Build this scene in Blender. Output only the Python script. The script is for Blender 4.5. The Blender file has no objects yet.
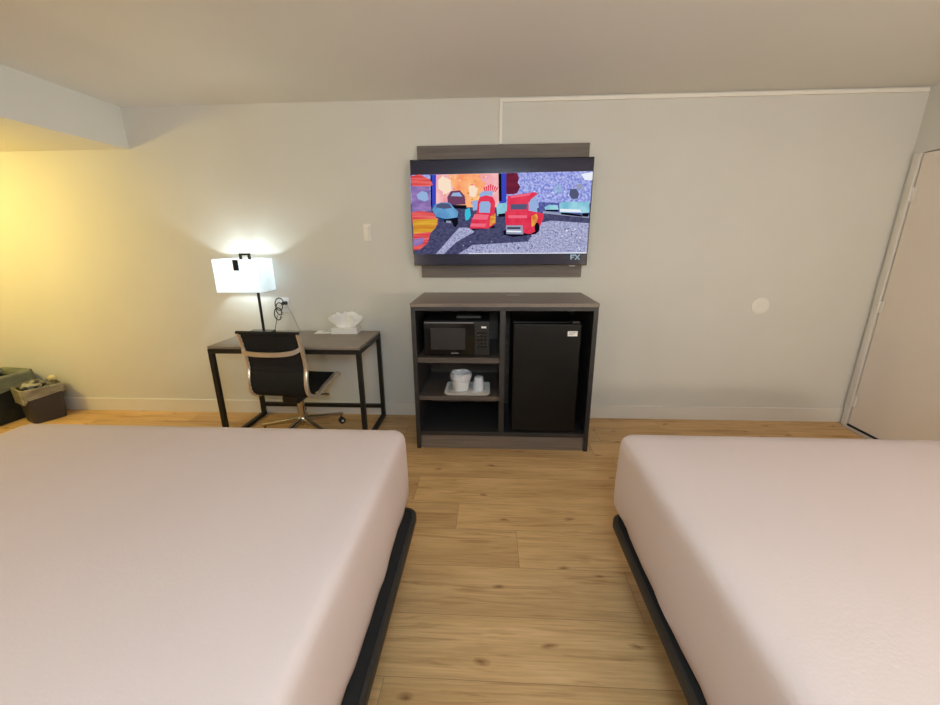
import bpy, bmesh, math, random
from mathutils import Vector, Matrix
random.seed(7)
scn = bpy.context.scene
COL = scn.collection
PI = math.pi

# ------------------------------------------------------------------ materials
def srgb(r, g, b):
    f = lambda c: (c/12.92 if c <= .04045 else ((c+.055)/1.055)**2.4)
    return (f(r/255), f(g/255), f(b/255), 1)

def mat(name, rgb, rough=.5, metal=0, rgb2=None, scale=(8, 8, 8), detail=3, bump=0, bscale=60, spec=.5,
        emit=0, ecol=None, coat=0, alpha=1, trans=0, lo=.35, hi=.65):
    m = bpy.data.materials.new(name); m.use_nodes = True
    nt = m.node_tree; N = nt.nodes; L = nt.links
    b = N['Principled BSDF']
    b.inputs['Base Color'].default_value = srgb(*rgb)
    b.inputs['Roughness'].default_value = rough
    b.inputs['Metallic'].default_value = metal
    b.inputs['Specular IOR Level'].default_value = spec
    b.inputs['Coat Weight'].default_value = coat
    b.inputs['Alpha'].default_value = alpha
    b.inputs['Transmission Weight'].default_value = trans
    tc = N.new('ShaderNodeTexCoord')
    if rgb2 is not None:
        mp = N.new('ShaderNodeMapping'); mp.inputs['Scale'].default_value = scale
        nz = N.new('ShaderNodeTexNoise'); nz.inputs['Scale'].default_value = 1; nz.inputs['Detail'].default_value = detail
        cr = N.new('ShaderNodeValToRGB')
        cr.color_ramp.elements[0].position = lo; cr.color_ramp.elements[0].color = srgb(*rgb)
        cr.color_ramp.elements[1].position = hi; cr.color_ramp.elements[1].color = srgb(*rgb2)
        L.new(tc.outputs['Object'], mp.inputs[0]); L.new(mp.outputs[0], nz.inputs['Vector'])
        L.new(nz.outputs[0], cr.inputs[0]); L.new(cr.outputs[0], b.inputs['Base Color'])
        if emit: L.new(cr.outputs[0], b.inputs['Emission Color'])
    if emit:
        b.inputs['Emission Strength'].default_value = emit
        if rgb2 is None: b.inputs['Emission Color'].default_value = srgb(*(ecol or rgb))
    if bump:
        nb = N.new('ShaderNodeTexNoise'); nb.inputs['Scale'].default_value = bscale; nb.inputs['Detail'].default_value = 4
        bp = N.new('ShaderNodeBump'); bp.inputs['Strength'].default_value = bump; bp.inputs['Distance'].default_value = .002
        L.new(tc.outputs['Object'], nb.inputs['Vector']); L.new(nb.outputs[0], bp.inputs['Height'])
        L.new(bp.outputs[0], b.inputs['Normal'])
    return m

M = {}
M['wall'] = mat('wall_paint', (211, 209, 203), .75, rgb2=(214, 212, 206), scale=(2, 2, 2), bump=.15, bscale=90, spec=.3)
M['ceil'] = mat('ceiling_paint', (220, 218, 212), .8, rgb2=(223, 221, 215), scale=(1, 1, 1), bump=.1, bscale=70, spec=.2)
M['trim'] = mat('trim_paint', (222, 218, 212), .45, bump=.03, bscale=40)
M['plate'] = mat('switch_plate_plastic', (232, 229, 223), .35)
M['raceway'] = mat('raceway_plastic', (240, 236, 228), .4)
M['door'] = mat('door_paint', (230, 219, 209), .4, rgb2=(233, 222, 212), scale=(1, 1, 1), bump=.05, bscale=30)
M['alu_sill'] = mat('threshold_metal', (205, 196, 186), .4, .2)
M['rubber'] = mat('black_rubber', (22, 21, 21), .7)
M['chest'] = mat('taupe_laminate', (78, 69, 64), .42, rgb2=(92, 82, 76), scale=(3, 60, 60), detail=5)
M['chest_dark'] = mat('charcoal_laminate_edge', (44, 42, 43), .4, rgb2=(50, 48, 49), scale=(4, 40, 40))
M['chest_lit'] = mat('taupe_laminate_lit', (112, 99, 90), .4, rgb2=(128, 115, 104), scale=(3, 60, 60), detail=5)  # same taupe laminate, painted lighter where light falls on top and plinth
M['board'] = mat('wood_wall_panel', (92, 82, 76), .5, rgb2=(112, 100, 92), scale=(2.5, 60, 60), detail=6)
M['desk_top'] = mat('desk_laminate', (122, 112, 102), .36, rgb2=(140, 128, 117), scale=(3, 45, 45), detail=5)
M['black_steel'] = mat('black_steel', (34, 33, 33), .42, .3, bump=.04, bscale=200)
M['fridge'] = mat('black_fridge', (9, 9, 9), .42, bump=.08, bscale=260, spec=.3)
M['black_gloss'] = mat('black_gloss', (10, 10, 12), .1)
M['black_plastic'] = mat('black_plastic', (20, 20, 21), .4)
M['mw_window'] = mat('microwave_window', (46, 46, 47), .25)
M['grey_print'] = mat('grey_print', (120, 120, 122), .5)
M['grey_card'] = mat('grey_card', (176, 172, 170), .6)
M['white_card'] = mat('white_card', (235, 235, 235), .5)
M['white_plastic'] = mat('white_plastic', (230, 230, 232), .35)
M['tray'] = mat('tray_melamine', (226, 222, 218), .3)
M['liner'] = mat('clear_liner', (225, 228, 240), .25, alpha=.55)
M['tissue'] = mat('tissue_paper', (240, 240, 240), .9, bump=.2, bscale=50)
M['pic_ink'] = mat('blue_grey_ink', (90, 100, 125), .7)
M['sheet'] = mat('white_sheet', (206, 191, 190), .85, rgb2=(209, 194, 193), scale=(1.5, 1.5, 1.5), bump=.25, bscale=140, spec=.2)
M['bed_rail'] = mat('bed_rail_steel', (48, 45, 42), .5, .2, bump=.05, bscale=120)
M['bed_deck'] = mat('bed_deck_fabric', (24, 23, 23), .9, bump=.3, bscale=150)
M['mesh_black'] = mat('black_mesh_fabric', (7, 7, 10), .85, rgb2=(13, 13, 17), scale=(300, 300, 300), bump=.4, bscale=300)
M['alu'] = mat('polished_aluminium', (232, 226, 218), .28, .8)
M['alu_base'] = mat('brushed_base_metal', (190, 184, 176), .2, .97)
M['alu_cross'] = mat('cross_bar_aluminium', (214, 202, 188), .32, .7)
M['chrome'] = mat('chrome', (215, 212, 208), .12, 1)
M['cord'] = mat('black_cord', (28, 32, 36), .5)
M['outlet_dark'] = mat('outlet_slot', (60, 60, 60), .6)
M['bin_dark'] = mat('charcoal_bin', (58, 56, 60), .55)
M['bin_teal'] = mat('dark_green_bin', (36, 44, 44), .55)
M['bag_grey'] = mat('grey_bag', (122, 118, 104), .4, rgb2=(156, 152, 136), scale=(10, 10, 25), bump=.5, bscale=25)
M['bag_green'] = mat('grey_green_bag', (108, 112, 98), .4, rgb2=(138, 142, 126), scale=(8, 8, 25), bump=.5, bscale=25)
M['crumple'] = mat('crumpled_plastic', (58, 56, 54), .3, rgb2=(160, 158, 148), scale=(22, 22, 22), lo=.45, hi=.62)
M['tan_rag'] = mat('cream_paper', (205, 190, 150), .8)
M['blue_bag'] = mat('blue_bag', (62, 70, 100), .5, rgb2=(92, 100, 128), scale=(14, 14, 14))
M['lamp_black'] = mat('lamp_black_metal', (22, 24, 26), .35, .4)
M['lamp_base'] = mat('lamp_base_gloss', (60, 66, 68), .15)

def shade_mat():
    m = bpy.data.materials.new('lamp_shade_fabric'); m.use_nodes = True
    nt = m.node_tree; N = nt.nodes; L = nt.links; N.clear()
    out = N.new('ShaderNodeOutputMaterial')
    t = N.new('ShaderNodeBsdfTranslucent'); t.inputs[0].default_value = (.78, .82, .84, 1)
    d = N.new('ShaderNodeBsdfDiffuse'); d.inputs[0].default_value = (.8, .82, .84, 1)
    mx = N.new('ShaderNodeMixShader'); mx.inputs[0].default_value = .25
    e = N.new('ShaderNodeEmission'); e.inputs[0].default_value = (.78, .88, .93, 1); e.inputs[1].default_value = .18
    a = N.new('ShaderNodeAddShader')
    L.new(t.outputs[0], mx.inputs[1]); L.new(d.outputs[0], mx.inputs[2])
    L.new(mx.outputs[0], a.inputs[0]); L.new(e.outputs[0], a.inputs[1]); L.new(a.outputs[0], out.inputs[0])
    return m
M['shade'] = shade_mat()

def floor_mat():
    m = bpy.data.materials.new('oak_vinyl_planks'); m.use_nodes = True
    nt = m.node_tree; N = nt.nodes; L = nt.links; b = N['Principled BSDF']
    tc = N.new('ShaderNodeTexCoord')
    at = N.new('ShaderNodeAttribute'); at.attribute_name = 'plank'      # per-plank random triple
    sep = N.new('ShaderNodeSeparateColor'); L.new(at.outputs['Color'], sep.inputs[0])
    off = N.new('ShaderNodeVectorMath'); off.operation = 'MULTIPLY_ADD'
    L.new(at.outputs['Color'], off.inputs[0]); off.inputs[1].default_value = (37, 19, 11)
    L.new(tc.outputs['Object'], off.inputs[2])
    def noise(scale, detail=4, dist=0, rough=.55):
        mp = N.new('ShaderNodeMapping'); mp.inputs['Scale'].default_value = scale
        n = N.new('ShaderNodeTexNoise'); n.inputs['Scale'].default_value = 1; n.inputs['Detail'].default_value = detail
        n.inputs['Distortion'].default_value = dist; n.inputs['Roughness'].default_value = rough
        L.new(off.outputs[0], mp.inputs[0]); L.new(mp.outputs[0], n.inputs['Vector']); return n
    def ramp(src, p0, c0, p1, c1):
        r = N.new('ShaderNodeValToRGB'); e = r.color_ramp.elements
        e[0].position = p0; e[0].color = c0; e[1].position = p1; e[1].color = c1
        L.new(src, r.inputs[0]); return r
    def mix(kind, fac, a, bb):
        x = N.new('ShaderNodeMix'); x.data_type = 'RGBA'; x.blend_type = kind
        if hasattr(fac, 'links'): L.new(fac, x.inputs[0])
        else: x.inputs[0].default_value = fac
        for s, v in ((6, a), (7, bb)):
            if hasattr(v, 'links'): L.new(v, x.inputs[s])
            else: x.inputs[s].default_value = v
        return x.outputs[2]
    base = ramp(noise((1.3, 9, 1), 5, .6).outputs[0], .3, srgb(194, 155, 106), .72, srgb(226, 188, 138)).outputs[0]
    grain = ramp(noise((5, 130, 1), 6).outputs[0], .35, (.80, .78, .74, 1), .6, (1, 1, 1, 1)).outputs[0]
    c = mix('MULTIPLY', .8, base, grain)
    streak = ramp(noise((2.2, 34, 1), 4, 1.2).outputs[0], .56, (1, 1, 1, 1), .70, (.66, .58, .48, 1)).outputs[0]
    c = mix('MULTIPLY', .85, c, streak)
    tone = ramp(sep.outputs[0], 0, (.80, .78, .76, 1), 1, (1.04, 1.03, 1.0, 1)).outputs[0]
    c = mix('MULTIPLY', 1, c, tone)
    # knots: sparse voronoi cells, stretched along the plank
    mp = N.new('ShaderNodeMapping'); mp.inputs['Scale'].default_value = (2.9, 7.5, 1)
    nz = noise((6, 14, 1), 3)
    va = N.new('ShaderNodeVectorMath'); va.operation = 'MULTIPLY_ADD'; va.inputs[1].default_value = (.10, .05, 0)
    L.new(nz.outputs[1], va.inputs[0]); L.new(off.outputs[0], va.inputs[2]); L.new(va.outputs[0], mp.inputs[0])
    v = N.new('ShaderNodeTexVoronoi'); v.inputs['Scale'].default_value = 1; v.voronoi_dimensions = '2D'
    L.new(mp.outputs[0], v.inputs['Vector'])
    k = ramp(v.outputs['Distance'], .0, (.40, .30, .22, 1), .10, (1, 1, 1, 1)).outputs[0]
    sc = N.new('ShaderNodeSeparateColor'); L.new(v.outputs['Color'], sc.inputs[0])
    gate = N.new('ShaderNodeMath'); gate.operation = 'GREATER_THAN'; gate.inputs[1].default_value = .52
    L.new(sc.outputs[0], gate.inputs[0])
    c = mix('MULTIPLY', gate.outputs[0], c, k)
    L.new(c, b.inputs['Base Color'])
    b.inputs['Roughness'].default_value = .5; b.inputs['Specular IOR Level'].default_value = .35
    return m
M['floor'] = floor_mat()
M['seam'] = mat('plank_seam', (140, 110, 74), .7)

# ------------------------------------------------------------------ mesh helpers
def bx(bm, x0, x1, y0, y1, z0, z1, bev=0, mi=0, seg=2):
    g = bmesh.ops.create_cube(bm, size=1)
    vs = g['verts']
    for v in vs:
        v.co = Vector((x0+(v.co.x+.5)*(x1-x0), y0+(v.co.y+.5)*(y1-y0), z0+(v.co.z+.5)*(z1-z0)))
    fs = {f for v in vs for f in v.link_faces}
    for f in fs: f.material_index = mi
    if bev:
        es = list({e for v in vs for e in v.link_edges})
        r = bmesh.ops.bevel(bm, geom=es, offset=bev, segments=seg, affect='EDGES', profile=.5)
        for f in r['faces']: f.material_index = mi
    return vs

def bar(bm, p, q, w, h=None, bev=0):
    """rectangular bar from p to q"""
    h = h or w; p = Vector(p); q = Vector(q); d = q-p
    g = bmesh.ops.create_cube(bm, size=1)['verts']
    R = d.to_track_quat('Z', 'Y').to_matrix()
    for v in g: v.co = (p+q)/2 + R @ Vector((v.co.x*w, v.co.y*h, v.co.z*d.length))
    if bev:
        es = list({e for v in g for e in v.link_edges})
        bmesh.ops.bevel(bm, geom=es, offset=bev, segments=2, affect='EDGES')

def tube(bm, pts, r, n=12, closed=False, flat=1.0):
    """swept round section; r may be a list; flat squashes the section's second axis"""
    pts = [Vector(p) for p in pts]; rings = []
    rs = r if isinstance(r, (list, tuple)) else [r]*len(pts)
    prev = None
    for i, p in enumerate(pts):
        if closed: t = (pts[(i+1) % len(pts)]-pts[i-1]).normalized()
        else: t = (pts[min(i+1, len(pts)-1)]-pts[max(i-1, 0)]).normalized()
        if prev is None:
            a = Vector((1, 0, 0)) if abs(t.x) < .9 else Vector((0, 1, 0))
            u = (a-t*a.dot(t)).normalized()
        else: u = (prev-t*prev.dot(t)).normalized()
        prev = u; w = t.cross(u)
        rings.append([bm.verts.new(p+u*math.cos(2*PI*k/n)*rs[i]+w*math.sin(2*PI*k/n)*rs[i]*flat) for k in range(n)])
    m = len(rings)
    for i in range(m if closed else m-1):
        A, B = rings[i], rings[(i+1) % m]
        for k in range(n): bm.faces.new((A[k], A[(k+1) % n], B[(k+1) % n], B[k]))
    if not closed:
        bm.faces.new(list(reversed(rings[0]))); bm.faces.new(rings[-1])

def cyl(bm, c, r, h, n=28, axis='z', r2=None, bev=0):
    c = Vector(c); r2 = r if r2 is None else r2
    ax = {'x': Vector((1, 0, 0)), 'y': Vector((0, 1, 0)), 'z': Vector((0, 0, 1))}[axis]
    if bev: pts = [c, c+ax*bev*.3, c+ax*bev, c+ax*(h-bev), c+ax*(h-bev*.3), c+ax*h]; rr = [r-bev, r-bev*.3, r, r2, r2-bev*.3, r2-bev]
    else: pts = [c, c+ax*h]; rr = [r, r2]
    tube(bm, pts, rr, n)

def lathe(bm, prof, c=(0, 0, 0), n=32):
    rings = [[bm.verts.new((c[0]+r*math.cos(2*PI*k/n), c[1]+r*math.sin(2*PI*k/n), c[2]+z)) for k in range(n)] for r, z in prof]
    for A, B in zip(rings, rings[1:]):
        for k in range(n): bm.faces.new((A[k], A[(k+1) % n], B[(k+1) % n], B[k]))
    bm.faces.new(list(reversed(rings[0]))); bm.faces.new(rings[-1])

def quad(bm, pts, mi=0):
    f = bm.faces.new([bm.verts.new(p) for p in pts]); f.material_index = mi; return f

def prism(bm, pts, z0, z1, mi=0):
    a = [bm.verts.new((x, y, z0)) for x, y in pts]; b = [bm.verts.new((x, y, z1)) for x, y in pts]
    n = len(pts)
    fs = [bm.faces.new(list(reversed(a))), bm.faces.new(b)] + [bm.faces.new((a[i], a[(i+1) % n], b[(i+1) % n], b[i])) for i in range(n)]
    for f in fs: f.material_index = mi

def obj(name, bm, m, parent=None, smooth=False, label=None):
    bmesh.ops.recalc_face_normals(bm, faces=bm.faces)
    me = bpy.data.meshes.new(name); bm.to_mesh(me); bm.free()
    for x in (m if isinstance(m, (list, tuple)) else [m]): me.materials.append(x)
    if smooth:
        me.polygons.foreach_set('use_smooth', [True]*len(me.polygons))
        try: me.set_sharp_from_angle(angle=math.radians(40))
        except Exception: pass
    o = bpy.data.objects.new(name, me); COL.objects.link(o)
    if parent is not None: o.parent = parent
    if label: o['label'] = label
    return o

def thing(name, label, cat, loc=(0, 0, 0), rz=0, group=None):
    o = bpy.data.objects.new(name, None); COL.objects.link(o)
    o.location = loc; o.rotation_euler = (0, 0, rz); o.empty_display_size = .1
    o['label'] = label; o['category'] = cat
    if group: o['group'] = group
    return o
def tag(o, label, cat, loc=None, rz=None):
    o['label'] = label; o['category'] = cat
    if loc: o.location = loc
    if rz is not None: o.rotation_euler = (0, 0, rz)
    return o
def struct(name, bm, m, parent=None):
    o = obj(name, bm, m, parent); 
    if parent is None: o['kind'] = 'structure'
    return o
B = bmesh.new

# ------------------------------------------------------------------ room
XL, XR, YR, ZC = -5.3, 2.90, -3.95, 2.427
SX, SZ = -2.735, 2.146                     # dropped ceiling on the left
bm = B(); bx(bm, XL-.1, XR+.1, 0, .1, -.1, ZC+.1); struct('wall_back', bm, M['wall'])
bm = B(); bx(bm, XL-.1, XL, YR-.1, 0, 0, ZC); struct('wall_left', bm, M['wall'])
bm = B(); bx(bm, XL, XR+.1, YR-.1, YR, -.1, ZC+.1); struct('wall_rear', bm, M['wall'])
# right wall with the door opening
DY0, DY1, DZ = -.995, -.078, 2.012
bm = B()
bx(bm, XR, XR+.1, DY1+.004, 0, 0, ZC); bx(bm, XR, XR+.1, YR, DY0-.004, 0, ZC)
bx(bm, XR, XR+.1, DY0-.004, DY1+.004, DZ+.005, ZC)
struct('wall_right', bm, M['wall'])
bm = B(); bx(bm, XL, XR, YR, 0, ZC, ZC+.1); struct('ceiling', bm, M['ceil'])
bm = B(); bx(bm, XL, SX, YR, 0, SZ, ZC, bev=0); struct('ceiling_soffit', bm, M['ceil'])
# small metal corner bead along the soffit edge
bm = B(); bx(bm, SX-.012, SX+.002, YR, 0, SZ-.002, SZ+.010); struct('trim_2', bm, M['ceil'])

# floor: every plank a face, with its seam line a little below
bm = B()
lay = bm.loops.layers.float_color.new('plank')
rows = [0, -.20, -.43, -.665, -.93, -1.19, -1.40, -1.645, -1.895, -2.14, -2.385, -2.63, -2.875, -3.12, -3.365, -3.61, -3.86, -4.0]
seams = {3: [-.446+1.3], 4: [-.446], 5: [-.175, 1.1], 6: [.143], 7: [.62], 8: [-.9, 1.9]}
tones = {3: [.75, .6, .7], 4: [.5, .95, .8], 5: [.35, 1.0, .7], 6: [.55, .9, .8], 7: [.6, .45, .5], 8: [.95, 1, .8], 9: [.8, .9]}
rnd = random.Random(3)
for i, (ya, yb) in enumerate(zip(rows, rows[1:])):
    xs = sorted(seams.get(i, [rnd.uniform(-.6, 1.4)]))
    while xs[0] > XL: xs.insert(0, xs[0]-rnd.choice((1.22, 1.5, 1.22)))
    while xs[-1] < XR: xs.append(xs[-1]+1.5)
    near = [j for j in range(len(xs)-1) if xs[j+1] > -.6][:3]
    for j, (xa, xb) in enumerate(zip(xs, xs[1:])):
        xa = max(xa, XL); xb = min(xb, XR)
        if xb <= xa: continue
        g = .0009
        f = quad(bm, [(xa+g, yb+g, 0), (xb-g, yb+g, 0), (xb-g, ya-g, 0), (xa+g, ya-g, 0)])
        t = rnd.random()
        if j in near and i in tones and near.index(j) < len(tones[i]): t = tones[i][near.index(j)]
        c = (t, rnd.random(), rnd.random(), 1)
        for l in f.loops: l[lay] = c
s = bx(bm, XL, XR+.1, YR, 0, -.1, -.0012, mi=1)
me_fl = struct('floor', bm, [M['floor'], M['seam']])

def baseboard(name, x0, x1, y0, y1):
    bm = B(); bx(bm, x0, x1, y0, y1, 0, .118, bev=.003); struct(name, bm, M['trim'])
baseboard('baseboard_back', XL, XR, -.013, 0)
baseboard('baseboard_right', XR-.013, XR, YR, DY0-.06)
baseboard('baseboard_left', XL, XL+.013, YR, -.013)

# door in the right wall
dr = bpy.data.objects.new('door_1', None); COL.objects.link(dr); dr.location = (XR, DY1, 0); dr['kind'] = 'structure'
W = DY1-DY0
bm = B(); bx(bm, -.006, .04, -W+.003, -.004, .012, DZ-.003, bev=.002); obj('door_panel', bm, M['door'], dr)
bm = B()
bx(bm, -.018, .012, .004, .050, 0, DZ+.002, bev=.004)
bx(bm, -.018, .012, -W-.046, -W-.002, 0, DZ+.05, bev=.004)
obj('door_frame', bm, M['trim'], dr)
for z0, z1 in ((1.70, 1.80), (.925, 1.02), (.17, .27)):
    bm = B(); tube(bm, [(-.021, 0, z0), (-.021, 0, z1)], .008, 12)
    bx(bm, -.0195, -.008, -.028, .014, z0+.004, z1-.004, bev=.001)
    obj('hinge', bm, M['trim'], dr, True)
bm = B(); bx(bm, -.05, .06, -W, .004, 0, .008, bev=.002); obj('threshold', bm, M['alu_sill'], dr)
bm = B(); bx(bm, -.012, .03, -W+.004, -.004, .0082, .024); obj('door_sweep', bm, M['rubber'], dr)
bm = B(); cyl(bm, (-.05, -W+.07, .95), .01, .045, axis='x'); tube(bm, [(-.05, -W+.07, .95), (-.052, -W+.17, .95)], .009, 10)
obj('door_handle', bm, M['chrome'], dr, True)

# ------------------------------------------------------------------ cable raceway, plates on the wall
t = thing('cable_raceway', 'thin white cable raceway along the wall top and down to the TV panel', 'cable cover', (.062, 0, 2.405))
bm = B(); bx(bm, -.010, .010, -.020, -.0005, -.276, .010, bev=.002); obj('vertical_cover', bm, M['raceway'], t)
bm = B(); bx(bm, .010, XR-.062-.02, -.020, -.0005, -.012, .010, bev=.002); obj('horizontal_cover', bm, M['raceway'], t)

bm = B()
bx(bm, -.030, .030, -.008, -.0005, -.064, .064, bev=.003); bx(bm, -.010, .016, -.020, -.007, -.045, .045, bev=.004)
tag(obj('wall_switch', bm, M['plate']), 'small narrow pale wall switch left of the television', 'switch', (-.955, 0, 1.53))
bm = B(); tube(bm, [(0, -.0005, 0), (0, -.005, 0), (0, -.009, 0), (0, -.011, 0)], [.066, .066, .060, .04], 40)
bm.verts.ensure_lookup_table()
tag(obj('wall_cover_plate', bm, M['plate'], smooth=True), 'round white blank cover plate on the wall between chest and door', 'cover plate', (2.083, 0, .963))

# outlet
t = thing('wall_outlet', 'white wall outlet above the desk, right of the lamp', 'outlet', (-1.685, 0, .965))
bm = B(); bx(bm, -.037, .037, -.007, -.0005, -.060, .060, bev=.003); obj('cover', bm, M['white_plastic'], t)
bm = B()
for dz in (-.024, .024):
    bx(bm, -.017, .017, -.0095, -.006, dz-.015, dz+.015, bev=.002)
    for dx in (-.007, .007): bx(bm, dx-.0015, dx+.0015, -.0100, -.009, dz-.002, dz+.008, mi=1)
obj('socket', bm, [M['white_plastic'], M['outlet_dark']], t)

# ------------------------------------------------------------------ TV panel and TV
t = thing('wall_panel', 'taupe wood grain panel on the wall behind the television', 'panel', (.075, 0, 1.189))
bm = B(); bx(bm, -.617, .617, -.026, -.0005, 0, .935, bev=.0015); obj('board', bm, M['board'], t)

TX0, TX1, TY, TZ0, TZ1 = -.582, .712, -.10, 1.283, 2.019
tv = thing('television', 'large flat television showing red and blue cartoon vehicles, on wood panel above the chest', 'television',
           ((TX0+TX1)/2, 0, TZ0))
HW = (TX1-TX0)/2; HT = TZ1-TZ0
bm = B(); bx(bm, -HW, HW, TY+.004, TY+.035, 0, HT, bev=.004); bx(bm, -HW+.15, HW-.15, TY+.034, TY+.055, .06, HT-.2, bev=.01)
obj('housing', bm, M['black_plastic'], tv)
bm = B(); bx(bm, -.2, .2, TY+.054, -.027, .18, .46); obj('wall_mount', bm, M['black_steel'], tv)
bm = B(); bx(bm, -HW+.004, HW-.004, TY+.001, TY+.0045, .004, HT-.004, bev=.0012)
screen = obj('screen', bm, mat('tv_glass', (38, 37, 62), .12, spec=.42), tv)  # blue-grey base colour paints in the ceiling's reflection on black glass
bm = B()
for a in ((-HW, -HW+.006, 0, HT), (HW-.006, HW, 0, HT), (-HW, HW, 0, .008), (-HW, HW, HT-.006, HT)):
    bx(bm, a[0], a[1], TY-.0015, TY+.006, a[2], a[3])
obj('bezel', bm, M['black_gloss'], tv)
bm = B(); bx(bm, HW-.125, HW-.085, TY-.001, TY+.02, -.010, .002, bev=.003)
obj('sensor', bm, M['grey_card'], tv, label='small grey sensor bump under the screen edge')

# picture shown on the screen: flat shapes in photo-crop units
cols = {}; pmats = []
def pm(key, c1, c2=None, sc=(20, 20, 20), e=.98, lo=.35, hi=.65):
    if key not in cols:
        m_ = mat('screen_'+key, c1, .4, rgb2=c2, scale=sc, emit=e, lo=lo, hi=hi, spec=0)
        bn = m_.node_tree.nodes['Principled BSDF']
        for lk in list(bn.inputs['Base Color'].links): m_.node_tree.links.remove(lk)
        bn.inputs['Base Color'].default_value = (0, 0, 0, 1)
        cols[key] = len(pmats); pmats.append(m_)
    return cols[key]
pm('road', (58, 58, 92), (84, 84, 118), (40, 1, 60)); pm('road_lit', (132, 134, 170), (190, 192, 226), (70, 1, 90)); pm('crowd', (110, 122, 208), (190, 196, 244), (60, 1, 60))
pm('crowd_dark', (66, 72, 130), (104, 110, 180), (50, 1, 60)); pm('pink', (236, 150, 168), (250, 196, 190), (9, 1, 9)); pm('orange', (250, 150, 100), (255, 200, 140), (9, 1, 9))
pm('cream', (250, 226, 200)); pm('blue_post', (60, 72, 190)); pm('dark_red', (96, 30, 52), (120, 38, 60)); pm('red', (216, 44, 76), (232, 66, 92), (14, 1, 14))
pm('red_lit', (240, 108, 130)); pm('blue_car', (86, 140, 190), (112, 168, 212), (12, 1, 12)); pm('blue_dark', (40, 66, 110)); pm('black', (16, 16, 28)); pm('glass', (150, 178, 220))
pm('glass_dark', (84, 88, 120)); pm('yellow', (232, 180, 70), (214, 110, 60), (40, 1, 40)); pm('red_blur', (206, 50, 60), (236, 116, 110), (3, 1, 60)); pm('gold_blur', (196, 120, 40), (224, 176, 60), (3, 1, 60))
pm('purple', (122, 100, 160), (160, 130, 190), (10, 1, 30)); pm('teal', (120, 186, 210), (160, 214, 226), (14, 1, 14)); pm('white', (236, 240, 250)); pm('grey', (150, 156, 180))
pm('logo', (150, 172, 184)); pm('cyan', (60, 190, 220)); pm('maroon_car', (110, 66, 96))
def s2l(x, y):
    """photo-crop pixel -> screen-local x,z"""
    v = .5
    for _ in range(3):
        l = 10+25*v; r = 908-40*v; u = (x-l)/(r-l)
        yt = 25-17*u; yb = 548; v = (y-yt)/(yb-yt)
    return (-HW+u*2*HW, HT*(1-v))
pic = B(); layer = [0]
def P(key, pts):
    layer[0] += 1; yy = TY-.00005-layer[0]*.000025
    try:
        f = pic.faces.new([pic.verts.new((s2l(*p)[0], yy, s2l(*p)[1])) for p in pts]); f.material_index = cols[key]
    except ValueError: pass
def E(key, cx, cy, rx, ry, n=18, a0=0, a1=360):
    P(key, [(cx+rx*math.cos(math.radians(a0+(a1-a0)*k/(n-(a1-a0 != 360)))), cy-ry*math.sin(math.radians(a0+(a1-a0)*k/(n-(a1-a0 != 360))))) for k in range(n)])
# background
P('crowd', [(12, 95), (900, 75), (890, 260), (16, 260)])
P('road', [(14, 232), (888, 262), (870, 486), (28, 487)])
P('road_lit', [(640, 330), (700, 316), (880, 330), (869, 486), (560, 486), (600, 400)])
P('road_lit', [(250, 486), (320, 440), (640, 420), (600, 486)])
P('road_lit', [(140, 486), (255, 350), (300, 352), (330, 372), (240, 425), (180, 486)])
P('crowd_dark', [(640, 225), (888, 232), (886, 290), (640, 276)])
P('grey', [(660, 268), (884, 292), (884, 304), (660, 280)])
E('glass', 733, 160, 20, 22)
P('blue_post', [(112, 94), (140, 93), (140, 250), (118, 250)])
P('black', [(112, 94), (118, 94), (122, 250), (114, 250)])
P('pink', [(140, 93), (450, 86), (450, 250), (140, 250)])
P('orange', [(200, 92), (400, 87), (340, 250), (260, 250)])
P('cream', [(150, 118), (172, 100), (212, 118), (216, 170), (190, 185), (152, 160)])
P('cream', [(300, 150), (322, 140), (346, 160), (334, 200), (306, 196)])
P('pink', [(356, 92), (440, 88), (440, 120), (366, 128)])
P('blue_post', [(450, 86), (484, 86), (484, 240), (450, 240)])
P('black', [(446, 86), (460, 86), (462, 220), (448, 220)])
P('dark_red', [(484, 85), (538, 84), (546, 110), (540, 130), (552, 150), (538, 180), (520, 186), (484, 186)])
for k in range(7): P('red', [(372+k*11, 138+abs(3-k)*5), (380+k*11, 138+abs(3-k)*5), (384+k*8, 175), (380+k*8, 175)])
rq = random.Random(11)
def dots(n_, xa, xb, ya, yb, keys_, sz):
    for _ in range(n_):
        x_, y_, a_ = rq.uniform(xa, xb), rq.uniform(ya, yb), rq.uniform(.6, 1.4)*sz
        P(rq.choice(keys_), [(x_-a_, y_), (x_, y_-a_*.8), (x_+a_, y_), (x_, y_+a_*.8)])
dots(150, 556, 880, 92, 222, ['white', 'glass', 'crowd_dark', 'blue_car', 'purple'], 3.2)
dots(26, 150, 440, 96, 112, ['cream', 'red_lit', 'white'], 3.0)
dots(18, 160, 440, 120, 235, ['cream', 'red_lit', 'yellow'], 6)
dots(60, 660, 860, 340, 478, ['glass', 'white', 'glass_dark', 'grey'], 4)
dots(50, 270, 620, 380, 480, ['blue_dark', 'glass_dark', 'grey'], 4)
P('white', [(300, 482), (640, 482), (866, 479), (866, 485), (300, 486)])
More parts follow.
